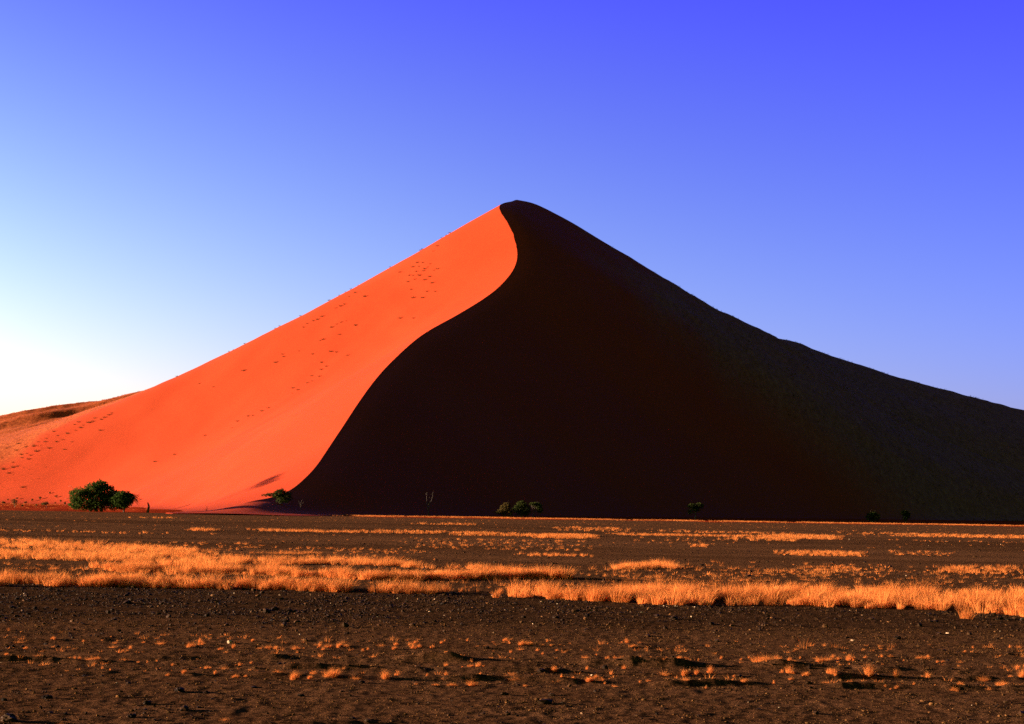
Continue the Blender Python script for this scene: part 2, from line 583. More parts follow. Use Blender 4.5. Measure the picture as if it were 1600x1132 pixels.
def mth(op, a, b=None, clamp=False):
    n = nd(nt, 'ShaderNodeMath', operation=op)
    for i, v in enumerate((a, b)):
        if v is None: continue
        if isinstance(v, (int, float)): n.inputs[i].default_value = v
        else: nt.links.new(v, n.inputs[i])
    return n.outputs[0]


sx = mth('MINIMUM', mth('MAXIMUM', sep.outputs[0], -.42), .75)
sz = mth('MINIMUM', mth('MAXIMUM', sep.outputs[2], 0.0), .42)
GAIN = [(1.062, -1.932, -3.575, 1.014, 3.671), (.828, -1.486, -.194, -7.912, 1.191), (1.68, -.287, -2.779, 7.915, 1.467)]
cmb = nd(nt, 'ShaderNodeCombineColor')
for i, (a, b, c, d, e) in enumerate(GAIN):
    t = mth('ADD', mth('MULTIPLY', sx, b), a - EXPO * math.log(2))
    t = mth('ADD', t, mth('MULTIPLY', sz, c))
    t = mth('ADD', t, mth('MULTIPLY', mth('MULTIPLY', sz, sz), d))
    t = mth('ADD', t, mth('MULTIPLY', mth('MULTIPLY', sx, sz), e))
    nt.links.new(mth('POWER', math.e, t), cmb.inputs[i])
mul = nd(nt, 'ShaderNodeMix', data_type='RGBA', blend_type='MULTIPLY')
mul.inputs[0].default_value = 1
nt.links.new(sky.outputs[0], mul.inputs[6]); nt.links.new(cmb.outputs[0], mul.inputs[7])


def fade(v, a, b, to):
    n = nd(nt, 'ShaderNodeMapRange', interpolation_type='SMOOTHSTEP')
    for i, q in enumerate((a, b, 1, to)): n.inputs[i + 1].default_value = q
    nt.links.new(v, n.inputs[0])
    return n.outputs[0]


# unseen dome dimmed and tinted overhead, anti-sun and behind camera to set shade colour
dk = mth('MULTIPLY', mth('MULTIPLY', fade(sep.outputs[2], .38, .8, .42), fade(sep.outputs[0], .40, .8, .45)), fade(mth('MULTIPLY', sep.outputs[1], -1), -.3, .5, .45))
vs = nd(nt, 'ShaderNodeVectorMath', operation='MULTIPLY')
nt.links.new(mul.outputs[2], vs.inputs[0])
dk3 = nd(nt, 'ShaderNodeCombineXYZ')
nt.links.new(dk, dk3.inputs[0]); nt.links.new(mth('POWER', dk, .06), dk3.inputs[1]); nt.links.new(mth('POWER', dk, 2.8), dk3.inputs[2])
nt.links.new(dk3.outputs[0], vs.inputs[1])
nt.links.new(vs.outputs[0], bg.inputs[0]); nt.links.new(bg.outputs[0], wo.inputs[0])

sund = bpy.data.lights.new("sun", 'SUN')
sund.energy = 5
sund.angle = math.radians(.53)
sund.color = (1, .80, .58)
sun = bpy.data.objects.new("sun", sund)
COL.objects.link(sun)
dirv = Vector((math.sin(SUN_AZ) * math.cos(SUN_EL), math.cos(SUN_AZ) * math.cos(SUN_EL), math.sin(SUN_EL)))
sun.rotation_euler = dirv.to_track_quat('Z', 'Y').to_euler()
sun.location = (-120, 60, 60)


# ------------------------------------------------------------------ plant and stone builders
def blade_cloud(roots, hts, wid, lean, seg=2, rng=RNG):
    """thin curved blades. roots (n,3); heights; widths; lean vectors (n,2) = tip offset.
    returns verts, quads, tris, index of blade per vert"""
    n = len(roots)
    az = rng.uniform(0, 2 * np.pi, n)
    wv = np.stack([np.cos(az), np.sin(az), 0 * az], 1) * (wid / 2)[:, None]
    tip = roots + np.concatenate([lean, hts[:, None]], 1)
    if seg == 1:
        co = np.stack([roots - wv, roots + wv, tip], 1).reshape(-1, 3)
        i = np.arange(n)[:, None] * 3
        return co, np.zeros((0, 4), int), i + np.array([[0, 1, 2]]), np.repeat(np.arange(n), 3)
    mid = roots + np.concatenate([lean * .32, (hts * .58)[:, None]], 1)
    co = np.stack([roots - wv, roots + wv, mid + wv * .8, mid - wv * .8, tip], 1).reshape(-1, 3)
    i = np.arange(n)[:, None] * 5
    return co, i + np.array([[0, 1, 2, 3]]), i + np.array([[3, 2, 4]]), np.repeat(np.arange(n), 5)


def tuft_field(name, pts, size, nblade, width, mtl, tone=(0, 1), spread=.45, seg=2, leanf=.55, kind='stuff', wind=.12):
    """one mesh holding a whole field of grass"""
    n = len(pts)
    k = np.repeat(np.arange(n), nblade)
    m = len(k)
    sz = np.asarray(size)[k]
    a = RNG.uniform(0, 2 * np.pi, m); r = np.sqrt(RNG.uniform(0, 1, m)) * spread * sz
    roots = pts[k] + np.stack([np.cos(a) * r * .6, np.sin(a) * r * .6, -.01 + 0 * a], 1)
    h = sz * RNG.uniform(.45, 1.15, m)
    ln = np.stack([np.cos(a), np.sin(a)], 1) * (r * 1.0)[:, None] + RNG.normal(0, .22, (m, 2)) * (sz * leanf)[:, None] + np.stack([wind * h, 0 * h], 1)
    w = width * RNG.uniform(.6, 1.3, m)
    co, q, t, bi = blade_cloud(roots, h, w, ln, seg)
    tn = np.clip(RNG.uniform(tone[0], tone[1], n)[k] + RNG.normal(0, .18, m), 0, 1)[bi]
    o = new_mesh(name, co, [q, t], mtl, smooth_shade=False, attrs={'tone': tn})
    return tag(o, kind=kind)


def tuft_mesh(nblade, size, spread, width, bend=1.0, rng=RNG):
    a = rng.uniform(0, 2 * np.pi, nblade); r = np.sqrt(rng.uniform(0, 1, nblade)) * spread * size
    roots = np.stack([np.cos(a) * r * .7, np.sin(a) * r * .7, np.full(nblade, -.012)], 1)
    h = size * rng.uniform(.35, 1.1, nblade) * (1 - .35 * (r / (spread * size)) ** 2)
    ln = np.stack([np.cos(a), np.sin(a)], 1) * (r * .8 * bend)[:, None] + rng.normal(0, .2, (nblade, 2)) * size * bend
    co, q, t, bi = blade_cloud(roots, h, np.full(nblade, width) * rng.uniform(.6, 1.3, nblade), ln, 2, rng)
    return co, q, t, np.clip(.5 + rng.normal(0, .25, nblade), 0, 1)[bi]


def leaf_cloud(clumps, n, size, rng):
    """n small leaf quads spread through ellipsoid clumps [(cx,cy,cz,rx,ry,rz,weight)]"""
    cl = np.array(clumps, float)
    w = cl[:, 6] / cl[:, 6].sum()
    k = rng.choice(len(cl), n, p=w)
    d = rng.normal(0, 1, (n, 3)); d /= np.linalg.norm(d, axis=1)[:, None]
    rad = rng.uniform(.35, 1.0, n) ** .6
    # ragged shell: radius varies with direction
    rag = 1 + .22 * np.sin(d[:, 0] * 5 + k * 1.7) * np.cos(d[:, 2] * 6 + k) + rng.normal(0, .06, n)
    p = cl[k, :3] + d * cl[k, 3:6] * (rad * rag)[:, None]
    u = rng.normal(0, 1, (n, 3)); u /= np.linalg.norm(u, axis=1)[:, None]
    v = np.cross(u, rng.normal(0, 1, (n, 3))); v /= np.linalg.norm(v, axis=1)[:, None]
    s = (size * rng.uniform(.5, 1.4, n))[:, None]
    co = np.stack([p - u * s, p + v * s * .5, p + u * s, p - v * s * .5], 1).reshape(-1, 3)
    q = np.arange(n)[:, None] * 4 + np.arange(4)[None]
    tone = np.clip(rng.uniform(.2, .9, len(cl))[k] + rng.normal(0, .2, n), 0, 1)
    ok = p[:, 2] > .02
    keep = np.repeat(ok, 4)
    idx = np.cumsum(keep) - 1
    return co[keep], idx[q[ok]], np.repeat(tone[ok], 4)


def tube(path, radii, sides=6):
    path = np.asarray(path, float); n = len(path)
    co = []
    for i in range(n):
        t = path[min(i + 1, n - 1)] - path[max(i - 1, 0)]
        t = t / (np.linalg.norm(t) + 1e-9)
        a = np.cross(t, (0.3, 1, .1)); a /= np.linalg.norm(a) + 1e-9
        b = np.cross(t, a)
        for s in range(sides):
            an = 2 * math.pi * s / sides
            co.append(path[i] + (a * math.cos(an) + b * math.sin(an)) * radii[i])
    f = []
    for i in range(n - 1):
        for s in range(sides):
            f.append((i * sides + s, i * sides + (s + 1) % sides, (i + 1) * sides + (s + 1) % sides, (i + 1) * sides + s))
    f.append(tuple(range((n - 1) * sides, (n - 1) * sides + 4)) if sides == 4 else ((n - 1) * sides, (n - 1) * sides + 1, (n - 1) * sides + 2, (n - 1) * sides + 3))
    return np.array(co), np.array(f)


class Tubes:
    def __init__(self):
        self.co = []; self.f = []; self.n = 0

    def add(self, path, radii, sides=6):
        c, f = tube(path, radii, sides)
        self.co.append(c); self.f.append(f + self.n); self.n += len(c)

    def limb(self, p0, p1, r0, r1, wob=.08, n=6, rng=RNG, sides=6):
        p0 = np.array(p0, float); p1 = np.array(p1, float)
        L = np.linalg.norm(p1 - p0)
        t = np.linspace(0, 1, n)[:, None]
        off = np.cumsum(rng.normal(0, wob * L / n, (n, 3)), 0)
        off = off - t * off[-1] - (1 - t) * off[0]
        pts = p0 + (p1 - p0) * t + off
        self.add(pts, np.linspace(r0, r1, n), sides)
        return pts

    def build(self, name, m, parent=None):
        return new_mesh(name, np.concatenate(self.co), np.concatenate(self.f), m, parent=parent)


def tree(name, label, cat, loc, clumps, nleaf, leaf, trunk_r, limb_root=.25, mtl=None, seed=1, group=None, trunks=1, twigs=0, rz=0):
    """root empty > trunk (with its limbs), crown"""
    rng = np.random.default_rng(seed)
    root = empty(name, loc, label, cat, group, rz)
    T = Tubes()
    top = np.mean([c[:3] for c in clumps], 0)
    for k in range(trunks):
        bx = (k - (trunks - 1) / 2) * trunk_r * 3
        fork = np.array([bx + (top[0] - bx) * limb_root, top[1] * limb_root, max(top[2] * .45, .2)])
        T.limb((bx, 0, -.2), fork, trunk_r, trunk_r * .7, .25, 6, rng, 8)
        for j, c in enumerate(clumps):
            if j % trunks != k: continue
            e = np.array(c[:3]) + np.array([0, 0, .2 * c[5]])
            pts = T.limb(fork, e, trunk_r * .55, trunk_r * .16, .35, 7, rng)
            for q in range(4):
                d = rng.normal(0, 1, 3) * np.array(c[3:6]) * .75
                T.limb(pts[rng.integers(3, 7)], e + d, trunk_r * .18, trunk_r * .05, .4, 5, rng, 4)
    for q in range(twigs):
        c = clumps[-1]
        a = rng.uniform(-.35, 1.25)
        e = np.array(c[:3]) + np.array([math.cos(a) * c[3] * rng.uniform(1.3, 2.0), rng.normal(0, .4), math.sin(a) * c[5] * rng.uniform(.8, 1.3) - .1])
        st = np.array(c[:3]) + np.array([c[3] * .5, 0, 0])
        p = T.limb(st, e, .045, .018, .35, 6, rng, 4)
        for _ in range(3):
            T.limb(p[rng.integers(2, 6)], e + rng.normal(0, .35, 3) + np.array([.2, 0, -.2]), .022, .012, .4, 4, rng, 4)
    T.build('trunk', M_BARK, root)
    co, q, tn = leaf_cloud(clumps, nleaf, leaf, rng)
    new_mesh('crown', co, q, mtl or M_LEAF, smooth_shade=False, parent=root, attrs={'tone': tn})
    return root


def base(px, py, Y):
    """standing point under a pixel column at distance Y"""
    p = at_depth(px, py, Y)[0]
    return (p[0], Y, float(surface_z(p[0], Y)))



def shade_height(x, y):
    """how high the dune's shadow reaches above the plain at (x, y)"""
    sx_, sy_ = -math.sin(SUN_AZ), -math.cos(SUN_AZ)
    t = np.linspace(0, 400, 800)
    px_, py_ = x - sx_ * t, y - sy_ * t
    on = np.abs(px_ - crest_x(py_)) < 1.2
    return float(np.max(np.where(on, crest_z(py_) - t * math.tan(SUN_EL), -9)))


def in_shade(px, py, h, lo=192, hi=300):
    """standing point under a pixel column where the dune's shadow is h metres deep"""
    for Y in np.arange(lo, hi, .5):
        p = at_depth([px], [py], Y)[0]
        if shade_height(p[0], Y) >= h:
            break
    return (p[0], float(Y), float(surface_z(p[0], Y)))


# ------------------------------------------------------------------ trees at the foot of the dune
Y0 = 184
tree('camelthorn_tree', 'largest green bushy tree, broad rounded crown reaching the ground beside the sunlit dune foot', 'tree', base(150, 796, Y0),
     [(-1.5, .2, 1.5, 1.8, 1.8, 1.5, 1.0), (-2.3, -.2, 2.1, 1.2, 1.4, 1.0, .6), (-.5, .3, 2.6, 1.5, 1.6, 1.1, .9), (.4, 0, 3.3, 1.0, 1.2, .75, .55), (1.2, .2, 2.6, 1.3, 1.5, 1.0, .7),
      (1.9, -.1, 1.6, 1.3, 1.4, 1.1, .7), (.3, -.2, 1.4, 1.5, 1.6, 1.1, .7), (-2.6, 0, 1.0, .9, 1.1, .8, .35), (2.7, .2, 1.2, 1.2, 1.2, 1.0, .55), (2.5, 0, 2.0, 1.0, 1.0, .8, .45), (3.2, -.3, 1.5, .95, 1.0, .95, .5), (-.2, .6, .8, 2.0, 1.2, .7, .4)], 15000, .12, .24, seed=3, trunks=3)
tree('camelthorn_tree', 'smaller dark tree with bare drooping twigs on its right, touching the large bushy tree', 'tree', base(193.5, 797, Y0 - 1.5),
     [(-.5, 0, 1.6, 1.1, 1.1, .9, 1.0), (-1.0, .1, 1.2, .9, .9, .8, .6), (-.2, .1, 2.2, .9, .9, .6, .7), (.5, 0, 1.7, .8, .9, .9, .8), (0, -.1, 1.0, .9, .9, .5, .5), (.85, 0, 1.75, .5, .6, .65, .35)], 4200, .11, .13, seed=5, twigs=12)

# charred stump and twig standing on the gravel edge
def stump():
    T = Tubes()
    T.add([(0, 0, -.2), (.02, 0, 0), (.03, 0, .35), (.08, .02, .62), (.10, .02, .85), (.02, 0, 1.1), (-.05, 0, 1.28), (-.03, 0, 1.36)], [.17, .15, .14, .15, .12, .10, .07, .02], 9)
    T.add([(.07, 0, .55), (.16, -.02, .70), (.17, 0, .82)], [.07, .05, .015], 6)
    T.add([(-.1, 0, -.1), (-.13, 0, .16), (-.12, .02, .26)], [.08, .06, .02], 6)
    o = T.build('tree_stump', M_STUMP)
    o.location = base(231, 799, 183)
    tag(o, 'slender dark dead stump, waist high and bent at top, right of the bushy trees', 'tree stump')


stump()
T = Tubes()
T.add([(0, 0, -.1), (.01, 0, .3), (-.02, 0, .62)], [.045, .035, .012], 6)
T.add([(.01, 0, .22), (.09, 0, .36)], [.02, .008], 5); T.add([(0, 0, .14), (-.22, 0, .26)], [.02, .008], 5); T.add([(0, 0, .05), (-.27, .1, .12)], [.03, .01], 5)
o = T.build('dry_twig', M_STUMP); o.location = base(323, 801, 184)
tag(o, 'tiny upright dead twig on the sand between the stump and the shaded mound', 'twig')

# bush at the tip of the shadow, and a thin dead plant beside it
tree('acacia_bush', 'green bush behind the small sand mound at the toe of the dune crest', 'bush', in_shade(440, 801, 1.5),
     [(-.3, 0, 1.6, .75, .8, .5, 1.0), (-.8, 0, 1.25, .6, .7, .4, .5), (.5, .1, 1.0, .9, .9, .8, .9), (-.2, 0, .8, .7, .8, .7, .5), (-1.6, .3, 1.3, .8, .5, .22, .3), (-2.3, .4, 1.2, .6, .5, .2, .15)], 3000, .10, .07, mtl=M_OLIVE, seed=8, trunks=2)


def dead_sapling(name, label, loc, h, forks, seed, m=None):
    rng = np.random.default_rng(seed)
    T = Tubes()
    p = T.limb((0, 0, -.2), (rng.normal(0, .05) * h, 0, h * .35), .075 * h / 3.4, .055 * h / 3.4, .15, 5, rng)
    for k, (dx, zz, r) in enumerate(forks):
        q = T.limb(p[-1 - k % 2], (dx * h, rng.normal(0, .05) * h, zz * h), r * h / 3.4, .016 * h / 3.4, .2, 8, rng, 5)
        for _ in range(4):
            a = q[rng.integers(2, 8)]
            T.limb(a, a + rng.normal(0, .07, 3) * h + np.array([0, 0, .09 * h]), .02 * h / 3.4, .008 * h / 3.4, .3, 4, rng, 4)
    o = T.build(name, m or M_DEAD); o.location = loc
    return tag(o, label, 'dead tree')


dead_sapling('dead_sapling', 'short thin leafless plant just right of the bush at the crest toe', in_shade(470, 801, .8), 1.6, [(-.25, .8, .04), (.12, 1.0, .045), (.28, .7, .03)], 9, M_STUMP)
dead_sapling('dead_sapling', 'tall leafless forked sapling standing alone in front of the dark slope', in_shade(670, 805, 2.4), 3.6, [(-.10, .95, .035), (.17, 1.0, .04), (.02, .6, .02)], 10, M_STUMP)

YB = 203
tree('acacia_bush', 'low sprawling olive bush at the left end of the shaded thicket', 'bush', in_shade(787, 806, 1.0),
     [(-.5, 0, .8, .7, .7, .45, .6), (.2, 0, 1.3, .8, .8, .7, 1), (.4, 0, 1.75, .6, .6, .45, .7), (.7, .1, .8, .7, .8, .6, .6)], 2300, .10, .08, mtl=M_LEAF2, seed=12, trunks=2)
tree('acacia_bush', 'tallest rounded green bush in the middle of the shaded thicket', 'bush', in_shade(815, 806, 1.4),
     [(-.7, 0, 1.3, .7, .8, .7, .7), (0, 0, 2.0, .75, .8, .5, 1), (.6, 0, 1.2, .8, .8, .8, .8), (.1, 0, .7, 1.1, .8, .5, .5)], 2800, .10, .09, mtl=M_OLIVE, seed=13, trunks=2)
tree('acacia_tree', 'little umbrella shaped tree with a visible pale trunk right of the shaded thicket', 'tree', in_shade(834, 806, 1.6),
     [(.1, 0, 2.05, .55, .6, .3, .7), (.7, 0, 1.8, .6, .6, .4, .8), (.9, 0, 1.2, .5, .5, .5, .6), (-.4, 0, 2.1, .3, .3, .2, .2)], 1300, .09, .07, limb_root=.1, mtl=M_OLIVE, seed=14)
tree('acacia_tree', 'lone flat topped tree in deep shadow, nearest the middle of the dark slope', 'tree', in_shade(1087, 811, 2.6),
     [(-.6, 0, 2.2, .7, .7, .4, 1), (.5, 0, 2.3, .8, .7, .45, 1), (0, 0, 1.7, .6, .6, .4, .6), (-.9, 0, 1.3, .4, .4, .4, .3)], 1800, .10, .09, limb_root=.1, mtl=M_OLIVE, seed=15)
tree('acacia_bush', 'broad low round bush in deep shadow, left of a pair at the far right', 'bush', in_shade(1364, 815, 2.4),
     [(-.5, 0, 1.0, .7, .7, .7, 1), (.5, 0, 1.0, .7, .7, .75, 1), (0, 0, 1.4, .7, .7, .45, .6)], 1800, .10, .08, mtl=M_OLIVE, seed=16, trunks=2)
tree('acacia_tree', 'upright dark tree in deep shadow, right of a pair at the far right', 'tree', in_shade(1415, 815, 2.6),
     [(-.2, 0, 1.7, .6, .6, .5, 1), (.3, 0, 1.4, .5, .5, .6, .8), (-.1, 0, .9, .5, .5, .5, .5)], 1400, .10, .09, mtl=M_OLIVE, seed=17)

# a tall acacia and a dead trunk beyond the left edge of the picture: their long shadows fall on the dune toe
smudge = hit([420], [752])[0] + 135 * np.array(dirv)
tree('acacia_tree', 'tall acacia with a high crown standing out on the plain', 'tree', (smudge[0], smudge[1], 0),
     [(0, .8, smudge[2] - .2, 2.4, 2.6, 1.3, 1), (.8, 2.2, smudge[2] + .3, 2.2, 2.0, 1.0, .8), (.2, -1.8, smudge[2] - .4, 2.2, 2.2, 1.1, .8)], 1500, .17, .24, limb_root=.1, seed=21)
streak_end = hit([290], [791])[0] + np.array([.8, 0, .35]) + 38 * np.array(dirv)
T = Tubes()
T.limb((0, 0, -.3), (.3, 0, streak_end[2]),   .46, .36, .06, 9, np.random.default_rng(4), 9)
T.limb((.2, 0, 3.4), (.8, .5, 4.6), .14, .05, .15, 5, np.random.default_rng(5), 6)
o = T.build('dead_tree', M_DEAD); o.location = (streak_end[0] - .3, streak_end[1], 0)
tag(o, 'thick grey dead trunk without branches on the plain', 'dead tree')

# small shrubs in the sandy strip at far left
SH = [(23, 792, 1.35, 0), (73, 794, 1.0, 1), (4, 789, .7, 2), (40, 788, .7, 1), (50, 784, .8, 0), (62, 781, .9, 0), (12, 783, .6, 2), (27, 781, .6, 1), (85, 788, .5, 2), (94, 786, .8, 2), (101, 790, .7, 2), (66, 790, .5, 2), (109, 793, .5, 1), (34, 793, .4, 2), (57, 792, .45, 1), (88, 778, .7, 0), (78, 772, .6, 0)]
SHL = ['dark twiggy shrub with a stem, biggest in the sandy strip left of the large tree', 'small round topped shrub on a thin stem in the sandy strip, second biggest there']
for i, (a, b, h, kd) in enumerate(SH):
    p = hit([a], [b], 150, 420)[0]
    rng = np.random.default_rng(100 + i)
    cl = [(rng.normal(0, .15) * h, 0, h * .72, h * .38, h * .35, h * .28, 1), (rng.normal(0, .25) * h, 0, h * .62, h * .3, h * .3, h * .25, .7)]
    if kd == 0: cl.append((0, 0, h * .35, h * .3, h * .3, h * .3, .5))
    tree('shrub', SHL[i] if i < 2 else 'little olive shrub in the sandy strip left of the large bushy tree', 'shrub', tuple(p), cl, int(260 * h + 80), .075, .04 * h, mtl=M_LEAF2, seed=200 + i, group='shrubs in the sandy strip')

# ------------------------------------------------------------------ tufts on the sunlit dune face
def weed_mesh(seed):
    rng = np.random.default_rng(seed)
    co, q, t, tn = tuft_mesh(60, .55, 1.0, .045, 1.1, rng)
    return co, q, t, tn


WEEDS = [new_mesh('dune_shrub', *(lambda r: (r[0], [r[1], r[2]]))(weed_mesh(400 + i)), M_WEED, smooth_shade=False, attrs={'tone': weed_mesh(400 + i)[3]}) for i in range(5)]
SPOTS = {
    'dark shrub in the speckled patch high on the sunlit face below the peak': [(645, 417), (652, 410), (668, 417), (678, 422), (671, 432), (657, 389), (660, 386), (677, 392), (683, 384), (625, 425), (648, 436), (663, 420), (683, 420), (667, 455), (680, 455), (642, 452), (646, 465), (660, 465), (675, 442), (655, 430), (661, 423), (672, 412), (640, 430), (650, 424), (664, 437), (655, 416), (645, 430), (660, 410), (637, 440)],
    'dark shrub on the skyline edge of the sunlit face': [(358, 544), (365, 543), (383, 532), (430, 508), (437, 507), (470, 489), (515, 464), (530, 458), (540, 452), (549, 446), (690, 368), (697, 366), (703, 361), (277, 588), (560, 442), (610, 416)],
    'dark shrub in the loose row high on the sunlit face': [(525, 481), (532, 478), (538, 475), (489, 501), (496, 499), (503, 494), (518, 511), (526, 506), (533, 503), (541, 501), (500, 532), (505, 530), (467, 548), (441, 553), (530, 522), (555, 508), (570, 463), (555, 457), (545, 463), (480, 505), (474, 511)],
    'dark shrub scattered across the middle of the sunlit face': [(443, 557), (525, 550), (502, 566), (543, 555), (311, 599), (333, 604), (380, 579), (646, 497), (625, 497), (430, 566), (488, 553), (517, 549), (510, 572)],
    'dark shrub in the faint diagonal row low on the sunlit face': [(458, 606), (457, 614), (488, 595), (499, 588), (487, 587), (420, 637), (362, 668), (371, 658), (321, 680), (388, 650), (410, 642), (466, 609), (480, 598), (502, 577), (395, 649)],
    'lone dark shrub low on the sunlit face above the trees': [(273, 710), (242, 721), (35, 761)],
    'dark shrub in the speckled lower left of the sunlit slope': [(163, 652), (170, 648), (140, 660), (116, 663), (145, 658), (137, 660), (157, 672), (84, 674), (90, 680), (72, 685), (28, 693), (33, 710), (42, 708), (47, 711), (57, 705), (34, 715), (76, 700), (98, 687), (10, 700), (14, 709), (20, 730), (27, 728), (5, 733), (13, 739), (44, 717), (118, 672), (126, 668), (60, 690), (52, 697), (25, 703), (100, 702), (70, 690), (148, 653), (175, 645), (130, 664), (105, 677), (88, 690), (40, 698), (3, 715), (20, 722), (158, 655), (112, 690), (123, 659)],
}
_first = {i: True for i in range(5)}
for lab, pts in SPOTS.items():
    P = hit([a for a, b in pts], [b + 1.0 for a, b in pts], 180, 560)
    for i, p in enumerate(P):
        k = RNG.integers(0, 5)
        src = WEEDS[k]
        if _first[k]:
            o = src; _first[k] = False
        else:
            o = src.copy(); COL.objects.link(o)
        o.location = (p[0], p[1], p[2] - .03)
        s = RNG.uniform(.75, 1.5) * (1.0 if 'skyline' not in lab else .75)
        s *= .8
        o.scale = (s * RNG.uniform(.8, 1.5), s, s * RNG.uniform(.9, 1.5)); o.rotation_euler = (0, 0, RNG.uniform(-.5, .5))
        tag(o, lab, 'shrub', lab.replace('dark shrub', 'dark shrubs').replace('lone dark shrubs', 'lone dark shrubs'))

# vegetation that cannot be counted: the grassy shoulder at left, the shaded right slope, the hill crests
def scatter_on(n, x0, x1, y0, y1, dens):
    x = RNG.uniform(x0, x1, n); y = RNG.uniform(y0, y1, n)
    k = RNG.uniform(0, 1, n) < dens(x, y)
    x = x[k]; y = y[k]
    return np.stack([x, y, surface_z(x, y)], 1)


pl = scatter_on(26000, -210, -60, 395, 540, lambda x, y: np.where(hill_left_z(x, y) > dune_z(x, y) - .5, .75, .35 * smooth(120, 140, -(x - crest_x(y)) + .25 * (y - 430))) * np.clip(.55 + fbm(x / 9, y / 9, 3, 81), 0, 1))
tuft_field('dune_grass', pl, RNG.uniform(.2, .5, len(pl)), 7, .06, M_STRAW, (.0, 1), .6, 1)
pr = scatter_on(30000, 15, 190, 390, 570, lambda x, y: .45 * smooth(25, 60, x * .9 + 10 * fbm(x / 10, y / 30, 3, 83)) * np.clip(.4 + 1.2 * fbm(x / 5, y / 18, 3, 85), 0, 1))
tuft_field('dune_grass', pr, RNG.uniform(.25, .6, len(pr)), 6, .09, M_WEED, (.2, 1), .7, 1)

# ------------------------------------------------------------------ dry grass of the plain
def band_points(n, xr, yr, top, bot, dens):
    """points on the plain whose picture column/row lie in a band: top/bot = [(px,py)...]"""
    px = RNG.uniform(*xr, n)
    t = np.interp(px, *zip(*top)); b = np.interp(px, *zip(*bot))
    h = 791 + .018 * (px - 800)
    # uniform in ground area between the two edges
    ya = CAM_H * F / (b - h); yb = CAM_H * F / (t - h)
    y = np.sqrt(RNG.uniform(0, 1, n) * (yb ** 2 - ya ** 2) + ya ** 2)
    x = (px - 800) / F * y
    py = h + CAM_H * F / y
    d = dens(px, py, x, y)
    k = RNG.uniform(0, 1, n) < d
    x = x[k]; y = y[k]
    return np.stack([x, y, plain_z(x, y)], 1)


def streaky(x, y, s, lo=.35, amp=1.6, lx=9, ly=1.8):
    return np.clip(lo + amp * fbm(x / lx, y / ly, 3, s), 0, 1)


fields = []

def strip(n, top, bot, dens=1.0, hpx=9, sd=91, lo=.70, amp=1.35, lx=1.6, ly=1.1, end=45):
    """a patch of grass: top = visible upper outline, bot = ground line of its near edge"""
    x0 = max(top[0][0], bot[0][0]); x1 = min(top[-1][0], bot[-1][0])
    t2 = [(a, min(b + hpx, np.interp(a, *zip(*bot)) - .8)) for a, b in top]

    def dn(px, py, x, y):
        t = np.interp(px, *zip(*t2)); b = np.interp(px, *zip(*bot))
        u = (py - t) / np.maximum(b - t, .5)
        e = np.minimum(smooth(x0, x0 + end, px) + (x0 < -50), 1 - smooth(x1 - end, x1, px) + (x1 > 1650))
        return dens * streaky(x, y, sd, lo, amp, lx, ly) * e * (.35 + .65 * smooth(0, .45, u)) * (1 - .55 * smooth(.7, 1, u))
    return band_points(n, (x0, x1), None, t2, bot, dn)


S1 = [
    strip(3700, [(-420, 830), (-120, 830), (0, 834), (120, 838), (250, 845), (345, 854)], [(-420, 851), (-120, 851), (0, 853), (120, 860), (250, 868), (345, 872)], .9, 6, 91, .7),
    strip(4000, [(-420, 852), (-120, 852), (0, 854), (120, 855), (250, 858), (345, 860)], [(-420, 870), (-120, 870), (0, 871), (100, 874), (200, 876), (345, 881)], .9, 6, 92, .6),
    strip(1300, [(150, 880), (200, 877), (330, 866), (420, 870)], [(150, 885), (200, 893), (300, 897), (420, 898)], .85, 8, 93, .55),
    strip(2900, [(-420, 893), (-120, 893), (0, 895), (150, 899), (300, 897), (400, 902), (565, 907)], [(-420, 912), (-120, 912), (0, 914), (200, 916), (400, 920), (565, 924)], .95, 12, 94, .66),
    strip(260, [(555, 908), (700, 912)], [(555, 924), (700, 928)], .5, 12, 95, .45),
    strip(500, [(395, 857), (520, 857)], [(395, 864), (520, 864)], .8, 4, 96, .5),
    strip(1500, [(330, 858), (400, 867), (520, 868), (560, 868), (620, 871), (680, 879)], [(330, 874), (400, 882), (520, 881), (620, 884), (680, 888)], .85, 6, 97, .6),
    strip(1700, [(395, 880), (500, 884), (520, 889), (650, 893), (700, 891), (800, 890), (880, 894)], [(395, 898), (510, 901), (560, 905), (660, 906), (720, 904), (800, 903), (880, 902)], .9, 9, 98, .66),
    strip(500, [(640, 878), (760, 880), (810, 884)], [(640, 888), (760, 891), (810, 892)], .6, 6, 99, .45),
    strip(420, [(665, 908), (800, 908), (900, 912)], [(665, 929), (800, 932), (900, 935)], .55, 12, 100, .3, 1.4),
]
pa = np.concatenate(S1[:5] + S1[6:10])
S2 = [
    strip(600, [(780, 920), (860, 921), (940, 919), (1000, 912)], [(780, 930), (860, 934), (940, 938), (1000, 941)], .75, 12, 101, .45),
    strip(4900, [(930, 919), (985, 911), (1050, 909), (1120, 910), (1200, 908), (1300, 907), (1440, 912), (1600, 911), (1720, 912), (2060, 919)],
          [(930, 936), (1000, 942), (1100, 945), (1200, 944), (1300, 948), (1400, 950), (1500, 955), (1600, 961), (1720, 966), (2060, 973)], .95, 15, 102, .68, 1.0),
    strip(200, [(1470, 950), (1600, 952), (1720, 954), (2060, 961)], [(1470, 962), (1600, 970), (1720, 976), (2060, 983)], .6, 12, 103, .4),
]
pb = np.concatenate(S2)
pc = strip(700, [(953, 884), (975, 880), (1030, 874), (1075, 878)], [(953, 889), (1075, 889)], .8, 5, 104, .75)
